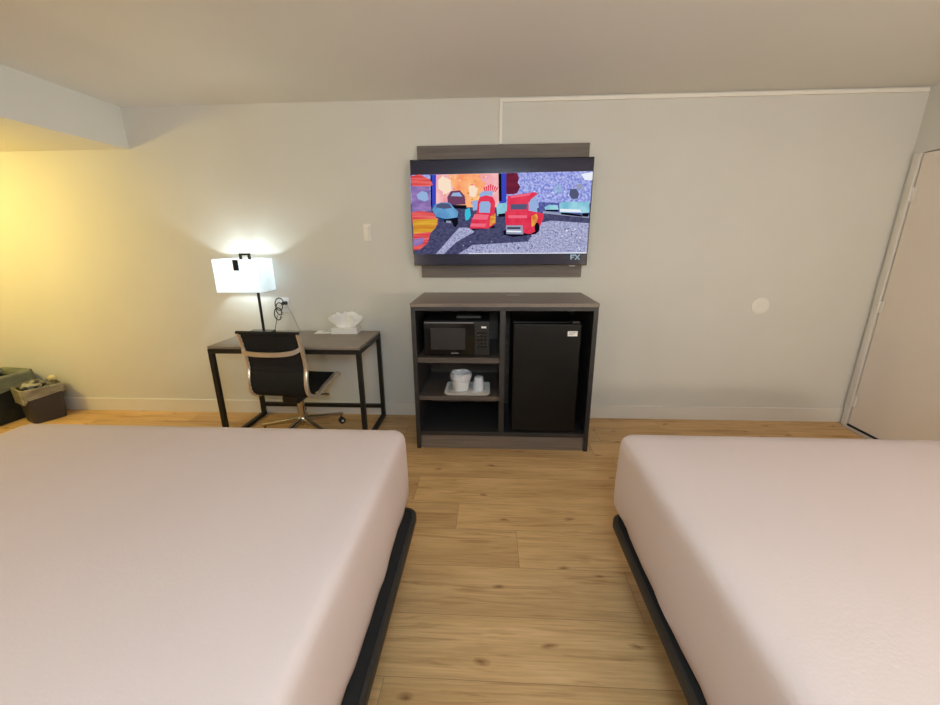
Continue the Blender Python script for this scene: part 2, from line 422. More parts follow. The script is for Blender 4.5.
# far vehicles
P('maroon_car', [(196, 200), (214, 172), (258, 168), (282, 196), (286, 236), (200, 240)]); P('glass', [(214, 196), (224, 180), (256, 178), (270, 198)])
P('black', [(208, 238), (290, 240), (290, 258), (210, 256)])
P('teal', [(436, 250), (444, 232), (484, 228), (490, 250), (488, 284), (440, 292)]); P('black', [(444, 284), (488, 278), (488, 296), (446, 298)])
P('teal', [(668, 250), (690, 238), (730, 240), (736, 262), (672, 264)]); P('black', [(672, 262), (736, 262), (734, 270), (674, 270)])
P('teal', [(738, 232), (760, 224), (800, 222), (842, 226), (846, 278), (740, 276)]); P('glass_dark', [(790, 162), (818, 160), (834, 184), (826, 208), (800, 210), (786, 190)])
P('white', [(742, 258), (842, 262), (842, 276), (742, 272)]); P('black', [(744, 276), (780, 278), (850, 290), (846, 298), (748, 286)])
P('teal', [(836, 224), (880, 222), (882, 276), (842, 280)]); P('grey', [(820, 140), (846, 136), (850, 164), (824, 164)]); P('black', [(846, 280), (878, 280), (876, 298), (850, 296)])
P('white', [(842, 90), (899, 80), (896, 120), (860, 118)])
P('cyan', [(284, 262), (306, 252), (312, 290), (300, 312), (286, 316), (282, 290)])
P('glass', [(318, 220), (346, 214), (350, 262), (322, 268)])
# left blurred vehicle
P('red_blur', [(14, 102), (60, 92), (112, 118), (126, 142), (100, 152), (20, 150)]); P('purple', [(18, 148), (108, 150), (118, 270), (20, 276)])
P('glass', [(44, 190), (70, 172), (96, 178), (104, 214), (84, 222), (52, 210)])
P('red_blur', [(20, 276), (60, 268), (140, 280), (152, 300), (148, 340), (28, 352)]); P('gold_blur', [(26, 312), (148, 306), (140, 352), (116, 376), (30, 382)])
P('red_blur', [(28, 382), (116, 372), (100, 430), (64, 462), (30, 466)]); P('purple', [(30, 410), (84, 400), (76, 436), (32, 446)])
# blue sedan, plain windscreen
P('blue_dark', [(120, 260), (140, 300), (180, 322), (240, 330), (252, 306), (250, 282), (150, 270)])
P('blue_car', [(122, 262), (134, 238), (166, 226), (208, 228), (232, 256), (250, 272), (246, 300), (190, 308), (140, 296)])
P('glass_dark', [(140, 250), (146, 236), (168, 230), (204, 233), (220, 254), (178, 258)])
P('black', [(176, 312), (248, 300), (250, 330), (238, 350), (226, 344), (222, 326), (186, 324)]); P('grey', [(190, 316), (216, 318), (214, 330), (192, 326)])
# red wagon in the middle
P('black', [(300, 348), (420, 336), (430, 352), (320, 364)])
P('red', [(346, 222), (356, 200), (386, 192), (418, 200), (430, 224), (428, 288), (434, 330), (398, 356), (306, 356), (316, 310), (340, 280)])
P('red_lit', [(330, 284), (400, 288), (392, 312), (318, 310)]); P('red_lit', [(312, 330), (388, 332), (380, 348), (308, 346)])
P('glass', [(354, 234), (362, 222), (400, 222), (408, 234), (404, 278), (352, 276)]); P('yellow', [(406, 296), (432, 280), (432, 326), (404, 344)])
P('glass', [(350, 188), (370, 172), (420, 172), (416, 196), (386, 192), (356, 200)])
# red van to the right, plain windows and bumper
P('black', [(470, 366), (640, 356), (628, 384), (520, 400), (470, 388)])
P('glass', [(584, 204), (630, 190), (634, 276), (590, 280)])
P('red', [(490, 196), (622, 176), (634, 186), (600, 214), (598, 224), (488, 228)]); P('red_lit', [(506, 196), (604, 180), (596, 192), (504, 206)])
P('red', [(488, 226), (592, 224), (592, 270), (486, 272)]); P('glass_dark', [(504, 236), (584, 234), (582, 260), (506, 262)])
P('red', [(478, 270), (600, 268), (664, 282), (662, 306), (640, 360), (602, 384), (590, 384), (482, 360)])
P('yellow', [(604, 296), (630, 282), (636, 300), (630, 334), (606, 348)]); P('grey', [(482, 340), (562, 340), (566, 386), (484, 384)])
P('red_lit', [(494, 290), (584, 290), (584, 304), (494, 304)]); P('black', [(488, 350), (552, 350), (552, 358), (488, 358)]); P('white', [(486, 366), (556, 368), (556, 376), (486, 374)])
E('black', 632, 352, 12, 26)
# channel logo FX
def stroke(a, b, w):
    d = math.hypot(b[0]-a[0], b[1]-a[1]); nx, ny = -(b[1]-a[1])/d*w/2, (b[0]-a[0])/d*w/2
    P('logo', [(a[0]+nx, a[1]+ny), (b[0]+nx, b[1]+ny), (b[0]-nx, b[1]-ny), (a[0]-nx, a[1]-ny)])
stroke((793, 492), (793, 517), 7); stroke((790, 494), (813, 494), 6); stroke((790, 505), (808, 505), 5)
stroke((812, 491), (833, 518), 6); stroke((834, 491), (812, 518), 6)
pic_o = obj('screen_picture', pic, pmats, screen, label='wide cartoon picture of red and blue vehicles on a road')
# ------------------------------------------------------------------ media chest
CX0, CX1, CY, CZ = -.531, .700, -.576, 1.069
ch = thing('media_chest', 'dark taupe open media chest with shelves and fridge bay, standing under the television', 'cabinet', (0, -.008, 0))
CYF = CY+.008
def part(name, boxes, m, parent, bev=.0015, **k):
    bm = B()
    for b_ in boxes: bx(bm, *b_, bev=bev)
    return obj(name, bm, m, parent, **k)
part('top', [(CX0-.003, CX1+.003, CYF-.004, 0, CZ-.024, CZ)], M['chest_lit'], ch)
part('top_edge', [(CX0, CX1, CYF, 0, CZ-.05, CZ-.0245)], M['chest_dark'], ch)
part('side_panel', [(CX0, CX0+.03, CYF, 0, 0, CZ-.0505)], M['chest_dark'], ch)
part('side_panel', [(CX1-.03, CX1, CYF, 0, 0, CZ-.0505)], M['chest_dark'], ch)
part('divider', [(.062, .099, CYF+.004, -.012, .138, CZ-.0505)], M['chest_dark'], ch)
part('shelf', [(CX0+.0305, .0615, CYF+.012, -.012, .655, .691)], M['chest'], ch)
part('shelf', [(CX0+.0305, .0615, CYF+.012, -.012, .378, .408)], M['chest'], ch)
part('bottom_panel', [(CX0+.0305, CX1-.0305, CYF+.004, -.012, .107, .137)], M['chest_dark'], ch)
part('plinth', [(CX0+.0305, CX1-.0305, CYF+.014, CYF+.034, 0, .106)], M['chest_lit'], ch)
part('back_panel', [(CX0+.0305, CX1-.0305, -.011, -.002, .137, CZ-.0505)], M['chest'], ch)
bm = B(); bx(bm, -.048, .048, -.028, .028, 0, .0015); tag(obj('small_card', bm, M['grey_card']), 'small pale card lying on top of the media chest', 'card', (.168, -.165, CZ+.0002), .05)

# fridge
FX0, FX1, FZ0, FZ1 = .152, .600, .1372, .936
fr = thing('mini_fridge', 'black mini fridge in the right bay of the media chest', 'fridge', ((FX0+FX1)/2, -.345, FZ0))
w = (FX1-FX0)/2; h = FZ1-FZ0
part('body', [(-w, w, -.17, .24, .012, h)], M['fridge'], fr, .006)
part('door', [(-w, w, -.228, -.174, .016, h-.004)], M['fridge'], fr, .009, label='black textured door')
part('door_gasket', [(-w+.008, w-.008, -.1745, -.1695, .022, h-.012)], M['rubber'], fr, 0)
part('hinge_cover', [(w-.06, w-.01, -.215, -.16, h-.004, h+.012)], M['black_plastic'], fr, .003)
for sx in (-1, 1):
    for yy in (-.13, .2):
        bm = B(); cyl(bm, (sx*(w-.04), yy, 0), .014, .013, 16); obj('foot', bm, M['rubber'], fr, True)
bm = B(); bx(bm, -.032, .032, -.0008, 0, -.017, .017, mi=0)
for k, zz in enumerate((.008, .001, -.006)): bx(bm, -.024, .024-.01*k, -.0011, -.0005, zz-.0012, zz+.0012, mi=1)
o = obj('energy_label', bm, [M['white_card'], M['grey_print']], fr, label='small white printed label'); o.location = (w-.058, -.2282, h-.068)

# microwave
MX0, MX1, MZ0, MZ1 = -.452, -.006, .6912, .942
mw = thing('microwave', 'black microwave oven on the top shelf of the media chest', 'microwave', ((MX0+MX1)/2, -.378, MZ0))
w = (MX1-MX0)/2; h = MZ1-MZ0
part('body', [(-w, w, -.145, .2, .012, h)], M['black_plastic'], mw, .004)
dm = part('door', [(-w, w-.105, -.170, -.146, .014, h-.002)], M['black_gloss'], mw, .003)
part('window', [(-w+.045, w-.165, -.1715, -.169, .055, h-.045)], M['mw_window'], dm, .0006)
part('logo_strip', [(-.04, .012, -.171, -.1695, .026, .033)], M['grey_print'], dm, 0)
part('edge_highlight', [(-w+.004, w-.108, -.1722, -.169, h-.012, h-.005)], M['grey_print'], dm, 0)  # grey strip paints the highlight along the door's top edge
cp = part('control_panel', [(w-.103, w, -.170, -.146, .014, h-.002)], M['black_plastic'], mw, .003)
part('display', [(w-.055, w-.022, -.1712, -.169, h-.045, h-.033)], M['white_card'], cp, 0)
bm = B()
for r_ in range(5):
    for c_ in range(3): bx(bm, w-.085+c_*.024, w-.068+c_*.024, -.1708, -.169, h-.085-r_*.024, h-.073-r_*.024)
obj('button', bm, M['black_gloss'], cp)['kind'] = 'stuff'
for sx in (-1, 1):
    for yy in (-.11, .16):
        bm = B(); cyl(bm, (sx*(w-.04), yy, 0), .012, .013, 16); obj('foot', bm, M['rubber'], mw, True)
bm = B(); bx(bm, -.085, .085, -.045, .045, 0, .006, bev=.001); tag(obj('flat_card', bm, M['grey_print']), 'grey flat card lying on top of the microwave', 'card', (-.155, -.36, MZ1+.0005))

# tray, ice bucket, cup
bm = B()
rect = lambda x, y, z, r=.02, n=5: [(sx*(x-r)+r*math.cos(a), sy*(y-r)+r*math.sin(a), z) for sx, sy, a0 in ((1, 1, 0), (-1, 1, 90), (-1, -1, 180), (1, -1, 270)) for a in [math.radians(a0+90*k/n) for k in range(n+1)]]
def loft(bm, rings, cap0=True, cap1=True, mi=0):
    R_ = [[bm.verts.new(p) for p in r] for r in rings]; n = len(R_[0])
    for A, C in zip(R_, R_[1:]):
        for k in range(n): bm.faces.new((A[k], A[(k+1) % n], C[(k+1) % n], C[k])).material_index = mi
    if cap0: bm.faces.new(list(reversed(R_[0]))).material_index = mi
    if cap1: bm.faces.new(R_[-1]).material_index = mi
loft(bm, [rect(.148, .108, 0), rect(.160, .120, .014), rect(.162, .122, .020), rect(.158, .118, .020), rect(.146, .106, .006)])
tag(obj('serving_tray', bm, M['tray'], smooth=True), 'white rectangular tray on the middle shelf of the media chest', 'tray', (-.163, -.437, .4082))
tz = .4082+.0062
t = thing('ice_bucket', 'round white ice bucket on the left of the tray', 'bucket', (-.212, -.435, tz))
bm = B(); lathe(bm, [(.052, 0), (.055, .003), (.066, .118), (.072, .120), (.072, .126), (.064, .126), (.053, .006)]); obj('pail', bm, M['white_plastic'], t, True)
bm = B(); n = 36; rr = []
for q, (r_, z_) in enumerate(((.056, .112), (.068, .127), (.077, .131), (.079, .122), (.078, .098), (.074, .078))):
    rr.append([((r_+.0025*math.sin(5*a+q))*math.cos(a), (r_+.0025*math.sin(7*a+q))*math.sin(a), z_+(.008*math.sin(3*a+1) if q > 3 else .002*math.sin(6*a))) for a in [2*PI*k/n for k in range(n)]])
loft(bm, rr, False, False); obj('bucket_liner', bm, M['liner'], t, True, label='clear plastic bag folded over the rim')
t = thing('wrapped_cup', 'upturned white cup in clear wrap beside the ice bucket', 'cup', (-.083, -.445, tz))
bm = B(); lathe(bm, [(.037, 0), (.037, .004), (.035, .008), (.028, .094), (.025, .096)]); obj('cup', bm, M['white_plastic'], t, True)
bm = B(); rr = []
for q, (r_, z_) in enumerate(((.041, .001), (.041, .03), (.036, .075), (.032, .100), (.012, .110))):
    rr.append([((r_+.002*math.sin(4*a+q*2))*math.cos(a), (r_+.002*math.sin(6*a+q))*math.sin(a), z_) for a in [2*PI*k/28 for k in range(28)]])
loft(bm, rr, False, True); obj('plastic_wrap', bm, M['liner'], t, True)

# ------------------------------------------------------------------ desk
DX0, DX1, DYF, DH = -2.003, -.904, -.555, .757
dk = thing('writing_desk', 'taupe topped writing desk with black square tube frame by the wall', 'desk', ((DX0+DX1)/2, -.29, 0))
w = (DX1-DX0)/2; yf = DYF+.29; yb = .262
part('desk_top', [(-w+.002, w-.002, yf+.002, yb-.002, DH-.018, DH)], M['desk_top'], dk, .002)
part('top_frame', [(-w, w, yf, yf+.03, DH-.052, DH-.0185), (-w, w, yb-.03, yb, DH-.052, DH-.0185),
                   (-w, -w+.03, yf+.03, yb-.03, DH-.052, DH-.0185), (w-.03, w, yf+.03, yb-.03, DH-.052, DH-.0185)], M['black_steel'], dk)
for sx in (-1, 1):
    xa, xb = (-w, -w+.032) if sx < 0 else (w-.032, w)
    part('leg', [(xa, xb, yf, yf+.032, 0, DH-.0525)], M['black_steel'], dk)
    part('leg', [(xa, xb, yb-.032, yb, 0, DH-.0525)], M['black_steel'], dk)
    part('floor_rail', [(xa, xb, yf+.0325, yb-.0325, .0, .030)], M['black_steel'], dk)
part('back_rail', [(-w+.0325, w-.0325, yb-.030, yb-.002, .085, .115)], M['black_steel'], dk)

# desk lamp
LX, LY = -1.825, -.130
lp = thing('desk_lamp', 'lit desk lamp with white rectangular shade and black pole on the desk', 'lamp', (LX, LY, DH+.0004))
bm = B(); bx(bm, -.120, .070, -.055, .055, 0, .018, bev=.003); obj('base', bm, M['lamp_base'], lp)
bm = B(); tube(bm, [(0, 0, .018), (0, 0, .46)], .0105, 14); obj('pole', bm, M['lamp_black'], lp, True)
# shade: a rectangular tube with wall thickness, plus carrier arms
sc = (-.085, 0); hx, hy, z0, z1 = .178, .098, .338, .584
sh = B()
def ring(x, y, z): return [(sc[0]-x, sc[1]-y, z), (sc[0]+x, sc[1]-y, z), (sc[0]+x, sc[1]+y, z), (sc[0]-x, sc[1]+y, z)]
R_ = [[sh.verts.new(p) for p in r] for r in (ring(hx, hy, z0), ring(hx, hy, z1), ring(hx-.002, hy-.002, z1), ring(hx-.002, hy-.002, z0))]
for i in range(4):
    A, C = R_[i], R_[(i+1) % 4]
    for k in range(4): sh.faces.new((A[k], A[(k+1) % 4], C[(k+1) % 4], C[k]))
shade = obj('shade', sh, M['shade'], lp)
for (za, zb) in ((z0-.001, z0+.003), (z1-.003, z1+.001)):
    bm = B()
    for q in range(4):
        a = ring(hx-.003, hy-.003, (za+zb)/2)[q]; b_ = ring(hx-.003, hy-.003, (za+zb)/2)[(q+1) % 4]
        tube(bm, [a, b_], .0018, 6)
    obj('shade_wire', bm, M['white_plastic'], shade)
bm = B()
bar(bm, (0, 0, .45), (sc[0], 0, .45), .012, .012)
bar(bm, (sc[0], 0, .445), (sc[0], 0, .575), .008, .008)
bar(bm, (sc[0], -hy+.002, .575), (sc[0], hy-.002, .575), .008, .006)
obj('carrier_arm', bm, M['lamp_black'], lp)
bm = B()
bx(bm, sc[0]-.018, sc[0]+.066, -.008, .008, .610, .626, bev=.001)
bx(bm, sc[0]-.018, sc[0]-.002, -.008, .008, .578, .610); bx(bm, sc[0]+.050, sc[0]+.066, -.008, .008, .578, .610)
bx(bm, sc[0]-.018, sc[0]+.066, -.008, .008, .570, .578)
obj('top_handle', bm, M['lamp_black'], lp, label='small black bracket above the shade')
bm = B(); bx(bm, sc[0]-.016, sc[0]+.026, -hy-.004, -hy-.0005, z1-.082, z1-.004, bev=.001)
obj('front_tab', bm, M['lamp_black'], lp, label='black tab on the shade front')
bm = B(); lathe(bm, [(.010, 0), (.011, .008), (.017, .020), (.017, .028), (.010, .036), (.003, .040)], (sc[0]+.03, 0, .455), 20)
bulb = obj('bulb', bm, mat('lit_bulb', (255, 250, 240), .3, emit=6, ecol=(240, 248, 255)), lp, True)

# lamp cord, plug and coil
t = thing('power_cord', 'coiled black power cord plugged into the outlet above the desk', 'cord', (-1.677, 0, .985))
bm = B(); bx(bm, -.014, .016, -.050, -.0105, -.014, .014, bev=.004); obj('plug', bm, M['cord'], t)
pts = []
for k in range(90):
    a = k/89*2*PI*3.0; q = k/89
    pts.append((-.040-.032*q+.030*math.cos(a)*(1-.15*q), -.030-.010*math.sin(a*.5), .012-.120*q+(.040)*math.sin(a)+.0))
bm = B(); tube(bm, [(0, -.05, 0), (-.01, -.058, .004)]+pts, .0042, 8); obj('coiled_cable', bm, M['cord'], t, True)
pts = [(.004, -.048, -.008), (.030, -.052, -.020), (.050, -.040, -.070), (.068, -.034, -.130), (.085, -.030, -.190), (.100, -.022, -.231)]
bm = B(); tube(bm, pts, .003, 8); obj('hanging_cable', bm, M['grey_card'], t, True, label='thin grey cable hanging to the desk')
bm = B(); tube(bm, [(-.075, -.03, -.10), (-.09, -.04, -.17), (-.10, -.055, -.225), (-.115, -.068, -.2325)], .0028, 8); obj('lamp_cable', bm, M['cord'], t, True)

# notepad and tissue box
t = thing('notepad', 'small white notepad with a blue-grey sketch lying on the desk', 'notepad', (-1.335, -.085, DH+.0004), .12)
bm = B(); bx(bm, -.075, .075, -.055, .055, 0, .004, bev=.0006); obj('paper', bm, M['white_card'], t)
bm = B()
for a_, b_ in (((-.03, .02), (.0, .035)), ((.0, .035), (.01, .01)), ((.01, .01), (.05, .03)), ((.02, -.01), (.055, .005)), ((-.02, -.005), (.01, .002))):
    bar(bm, (a_[0], a_[1], .0045), (b_[0], b_[1], .0045), .006, .0008)
obj('sketch', bm, M['pic_ink'], t)
t = thing('tissue_box', 'flat white tissue box with a tissue plume, right end of the desk', 'tissue box', (-1.160, -.100, DH+.0004), .03)
bm = B(); bx(bm, -.103, .103, -.058, .058, 0, .046, bev=.003)
obj('box', bm, M['white_plastic'], t)
bm = B(); n = 96; rings = []
tri = lambda t: 2*abs(((t/(2*PI)) % 1)*2-1)-1
def plume(f_, ins, dz=0):
    ex = (.050+.060*math.sin(f_*PI*.62))*(1-ins); ey = (.012+.034*f_)*(1-ins); out = []
    for k in range(n):
        a = 2*PI*k/n; pl = 1+(.08+.26*f_)*tri(6*a+1.3*math.sin(2*a))+.07*f_*math.sin(13*a)
        zz = .040+.125*f_*(1-.22*abs(math.cos(a)))+.016*f_*tri(5*a+1)+dz
        out.append((ex*pl*math.cos(a)+.010*f_*math.sin(3*a), ey*pl*math.sin(a)+.008*f_*math.sin(4*a+1), zz))
    return out
loft(bm, [plume(0, 0), plume(.15, 0), plume(.35, 0), plume(.6, 0), plume(.82, .02), plume(1, .10), plume(.93, .22), plume(.75, .45, -.005), plume(.6, .75, -.01)], False, True)
obj('tissue', bm, M['tissue'], t, True)

# ------------------------------------------------------------------ office chair
oc = thing('office_chair', 'black mesh office chair with polished aluminium rails facing the desk', 'chair', (-1.465, -.385, 0), math.radians(-4))
def rail_prof():
    return [(-.272, .880), (-.256, .83), (-.240, .75), (-.226, .68), (-.222, .61), (-.238, .56), (-.246, .50), (-.236, .44), (-.195, .405), (-.12, .378),
            (-.02, .414), (.08, .430), (.17, .446), (.215, .444), (.240, .430)]
prof = rail_prof()
def smooth(pts, it=2):
    for _ in range(it):
        q = [pts[0]]
        for a, b_ in zip(pts, pts[1:]):
            q += [tuple(.75*u+.25*v for u, v in zip(a, b_)), tuple(.25*u+.75*v for u, v in zip(a, b_))]
        q.append(pts[-1]); pts = q
    return pts
sp = smooth(prof)
WX = .205
for s_ in (-1, 1):
    bm = B(); tube(bm, [(s_*(WX+.008), y, z) for y, z in sp], .0155, 12, flat=1.0)
    obj('side_rail', bm, M['alu'], oc, True)
# sling: thin padded mesh with ribs
bm = B(); rows_ = []
nx = 9
for i, (y, z) in enumerate(sp):
    a = sp[max(i-1, 0)]; b_ = sp[min(i+1, len(sp)-1)]; ty, tz_ = b_[0]-a[0], b_[1]-a[1]; L_ = math.hypot(ty, tz_); ny, nz = -tz_/L_, ty/L_
    if nz < 0 and False: ny, nz = -ny, -nz
    th = .006+.002*math.cos(i*PI)
    rows_.append(([bm.verts.new((-WX+2*WX*k/nx, y+ny*th, z+nz*th)) for k in range(nx+1)], [bm.verts.new((-WX+2*WX*k/nx, y-ny*th, z-nz*th)) for k in range(nx+1)]))
for (a, b_), (c, d) in zip(rows_, rows_[1:]):
    for k in range(nx):
        bm.faces.new((a[k], a[k+1], c[k+1], c[k])); bm.faces.new((b_[k], d[k], d[k+1], b_[k+1]))
    bm.faces.new((a[0], c[0], d[0], b_[0])); bm.faces.new((a[nx], b_[nx], d[nx], c[nx]))
for a, b_ in (rows_[0], rows_[-1]):
    for k in range(nx): bm.faces.new((a[k], a[k+1], b_[k+1], b_[k]))
obj('mesh_sling', bm, M['mesh_black'], oc, True)
bm = B(); tube(bm, [(-WX-.02, -.274, .880), (WX+.02, -.274, .880)], .012, 12); obj('top_roll', bm, M['mesh_black'], oc, True)
bm = B(); tube(bm, [(-WX-.02, .240, .430), (WX+.02, .240, .430)], .011, 12); obj('front_roll', bm, M['mesh_black'], oc, True)
bm = B()
cp_ = [(-WX-.010, -.262, .742), (-WX+.03, -.276, .735), (-.08, -.284, .730), (.08, -.284, .734), (WX-.03, -.274, .748), (WX+.010, -.255, .775)]
pp = smooth(cp_, 2); rg = []
for p in pp: rg.append([(p[0], p[1]-.006, p[2]-.016), (p[0], p[1]+.006, p[2]-.016), (p[0], p[1]+.006, p[2]+.016), (p[0], p[1]-.006, p[2]+.016)])
loft(bm, rg); obj('back_brace', bm, M['alu_cross'], oc)
bm = B()
tube(bm, smooth([(-WX-.01, -.09, .398), (-WX+.03, -.09, .378), (0, -.09, .366), (WX-.03, -.09, .378), (WX+.01, -.09, .398)]), .012, 10)
tube(bm, smooth([(-WX-.01, .09, .410), (-WX+.03, .09, .384), (0, .09, .366), (WX-.03, .09, .410), (WX+.01, .09, .410)]), .012, 10)
obj('seat_bridge', bm, M['alu'], oc, True)
bm = B(); bx(bm, -.065, .065, -.13, .12, .310, .368, bev=.012); obj('tilt_mechanism', bm, M['black_plastic'], oc)
bm = B(); tube(bm, [(.06, .0, .340), (.20, .03, .332)], .007, 10); tube(bm, [(.195, .029, .332), (.225, .035, .329)], .010, 10); obj('tilt_lever', bm, M['alu_base'], oc, True)
bm = B(); cyl(bm, (0, 0, .20), .027, .112, 20); cyl(bm, (0, 0, .14), .030, .09, 20, r2=.026); obj('gas_column', bm, M['chrome'], oc, True)
bm = B(); lathe(bm, [(.034, .09), (.040, .10), (.040, .145), (.032, .155)]); obj('base_hub', bm, M['alu_base'], oc, True)
for a in (185, 257, 329, 41, 113):
    a = math.radians(a+4); c, s_ = math.cos(a), math.sin(a)
    bm = B(); rg = []
    for r_, z_, w_, h_ in ((.025, .128, .021, .022), (.12, .116, .018, .016), (.24, .098, .014, .011), (.315, .086, .013, .010)):
        rg.append([(c*r_-s_*w_*i, s_*r_+c*w_*i, z_+h_*j) for i, j in ((-1, -1), (1, -1), (1, .6), (.5, 1), (-.5, 1), (-1, .6))])
    loft(bm, rg); leg = obj('base_leg', bm, M['alu_base'], oc)
    bm = B(); px, py = c*.300, s_*.300
    cyl(bm, (px, py, .055), .006, .028, 10)
    for o_ in (-.017, .005):      # twin wheels with their axle along the tangent of the leg
        A_ = Vector((px+c*.004-s_*o_, py+s_*.004+c*o_, .026)); D_ = Vector((-s_, c, 0))
        tube(bm, [A_, A_+D_*.002, A_+D_*.010, A_+D_*.012], [.022, .026, .026, .022], 22)
    cst = obj('caster', bm, M['black_plastic'], leg, True)
    for o_ in (-.0185, .0165):
        bm = B(); A_ = Vector((px+c*.004-s_*o_, py+s_*.004+c*o_, .026)); tube(bm, [A_, A_+Vector((-s_, c, 0))*.002], .010, 14)
        obj('wheel_cap', bm, M['white_plastic'], leg, True)

# ------------------------------------------------------------------ waste bins
def waste_bin(name, label, loc, rz, hx, hy, h, mbin, mbag, fold, seed):
    t = thing(name, label, 'bin', loc, rz)
    taper = .86
    bm = B()
    def rr_(f, z, ins=0): return rect(hx*f-ins, hy*f-ins, z, min(.05, hx*.3), 6)
    loft(bm, [rr_(taper-.02, 0), rr_(taper, .006), rr_(1, h-.012), rr_(1.03, h-.010), rr_(1.03, h), rr_(.985, h), rr_(taper-.01, .012)])
    obj('bin_body', bm, mbin, t, True)
    rn = random.Random(seed); ph = [rn.uniform(0, 6.28) for _ in range(6)]
    bm = B(); rings = []
    for q, (f, z) in enumerate(((.95, h-.05), (.97, h-.005), (1.03, h+.009), (1.075, h+.004), (1.09, h-.03), (1.085, h-fold*.7), (1.09, h-fold))):
        base = rr_(f, z); ring_ = []
        for k, p in enumerate(base):
            u = k/len(base)*2*PI; wv = 1+.018*math.sin(9*u+ph[0]+q*.5)+.012*math.sin(17*u+ph[1])*(q > 2)
            dz = (.022*math.sin(2*u+ph[2])+.012*math.sin(5*u+ph[3]))*(q > 4)*.6-(.045*max(0, -p[1]/hy)-.02)*(q > 4)+.003*math.sin(6*u+ph[4])
            ring_.append((p[0]*wv, p[1]*wv, p[2]+dz))
        rings.append(ring_)
    loft(bm, rings, False, False)
    o = obj('bag_liner', bm, mbag, t, True)
    return t
t1 = waste_bin('waste_bin', 'smaller charcoal waste bin with grey bag folded over its rim, nearest the desk', (-3.858, -.185, 0), math.radians(-24), .115, .122, .300,
               M['bin_dark'], M['bag_grey'], .085, 3)
t2 = waste_bin('waste_bin', 'larger dark green waste bin with grey-green liner at the left edge of the photo', (-4.215, -.255, 0), math.radians(-5), .168, .205, .402,
               M['bin_teal'], M['bag_green'], .105, 5)
def blob(c, r, seed, sub=3, amp=.35, sq=.6):
    bm = B(); bmesh.ops.create_icosphere(bm, subdivisions=sub, radius=1)
    rn = random.Random(seed); dirs = [Vector((rn.gauss(0, 1), rn.gauss(0, 1), rn.gauss(0, 1))).normalized() for _ in range(9)]
    for v in bm.verts:
        n = v.co.normalized(); k = 1+amp*(sum(abs(math.sin(4*n.dot(d)+i)) for i, d in enumerate(dirs))/9-.6)*2
        v.co = Vector(c)+Vector((n.x*r[0]*k, n.y*r[1]*k, n.z*r[2]*k))
    return bm
tag(obj('crumpled_packaging', blob((0, 0, 0), (.080, .078, .050), 4), M['crumple']), 'crumpled dark and clear packaging sticking out of the smaller bin', 'rubbish', (-3.878, -.215, .306))
tag(obj('crumpled_paper', blob((0, 0, 0), (.032, .026, .024), 9, 3), M['tan_rag']), 'crumpled cream paper at the wall side of the smaller bin', 'rubbish', (-3.822, -.088, .335))
tag(obj('rubbish_bag', blob((0, 0, 0), (.095, .125, .035), 6), M['blue_bag']), 'dark blue bag stuffed in the larger bin at the left edge', 'bag', (-4.22, -.26, .412))

# ------------------------------------------------------------------ beds
MZB, MZT, BY1, BY0 = .312, .672, -1.572, -3.62
def mattress(x0, x1, label, seed):
    bm = B(); cx, cy = (x0+x1)/2, (BY0+BY1)/2; hx, hy = (x1-x0)/2, (BY1-BY0)/2
    rn = random.Random(seed); ph = [rn.uniform(0, 6.28) for _ in range(8)]
    def ringp(ins, z, wav=0, r=.045):
        out = []; ex, ey = hx-ins, hy-ins; r = max(r-ins*.3, .02)
        per = []
        for sx, sy, a0 in ((1, 1, 0), (-1, 1, 90), (-1, -1, 180), (1, -1, 270)):
            for k in range(9):
                a = math.radians(a0+90*k/8); per.append((sx*(ex-r)+r*math.cos(a), sy*(ey-r)+r*math.sin(a), math.cos(a), math.sin(a)))
            nx_, ny_ = {(1, 1): (-1, 1), (-1, 1): (-1, -1), (-1, -1): (1, -1), (1, -1): (1, 1)}[(sx, sy)]
            p = per[-1]; a1 = math.radians(a0+90)
            q = (nx_*(ex-r)+r*math.cos(a1), ny_*(ey-r)+r*math.sin(a1))
            for k in range(1, 40): f = k/40; per.append((p[0]+(q[0]-p[0])*f, p[1]+(q[1]-p[1])*f, math.cos(a1), math.sin(a1)))
        for i, (x, y, nx1, ny1) in enumerate(per):
            w_ = wav*(math.sin(9*y+ph[0]+3*x)+.6*math.sin(23*y+ph[1]-5*x)+.4*math.sin(41*(x+y)+ph[2]))
            out.append((cx+x+nx1*w_, cy+y+ny1*w_, z+abs(w_)*.4))
        return out
    H = MZT-MZB
    prof = [(.05, MZB, 0), (.014, MZB+.001, .002), (-.002, MZB+.018, .003), (-.005, MZB+.05, .002), (-.006, MZB+.11, .0012), (-.005, MZB+.18, .001), (-.003, MZT-.07, .0006),
            (-.001, MZT-.040, .0004), (.004, MZT-.022, .0003), (.014, MZT-.009, .0002), (.032, MZT-.002, 0), (.08, MZT, 0), (.25, MZT+.002, 0), (.45, MZT+.003, 0)]
    loft(bm, [ringp(i, z, w_) for i, z, w_ in prof])
    # long faint crease of the sheet
    pts = [(cx-.32+.64*k/12, -2.16+.02*math.sin(k*.5+seed), MZT+.0005+.0006*math.sin(k*.8)) for k in range(13)]
    tube(bm, pts, .0022, 6)
    o = obj('mattress', bm, M['sheet'], smooth=True)
    tag(o, label, 'mattress')
mattress(-2.150, -.369, 'mattress in white fitted sheet on the left bed frame, nearer the desk', 1)
mattress(.556, 2.36, 'mattress in white fitted sheet on the right bed frame, nearer the door', 2)
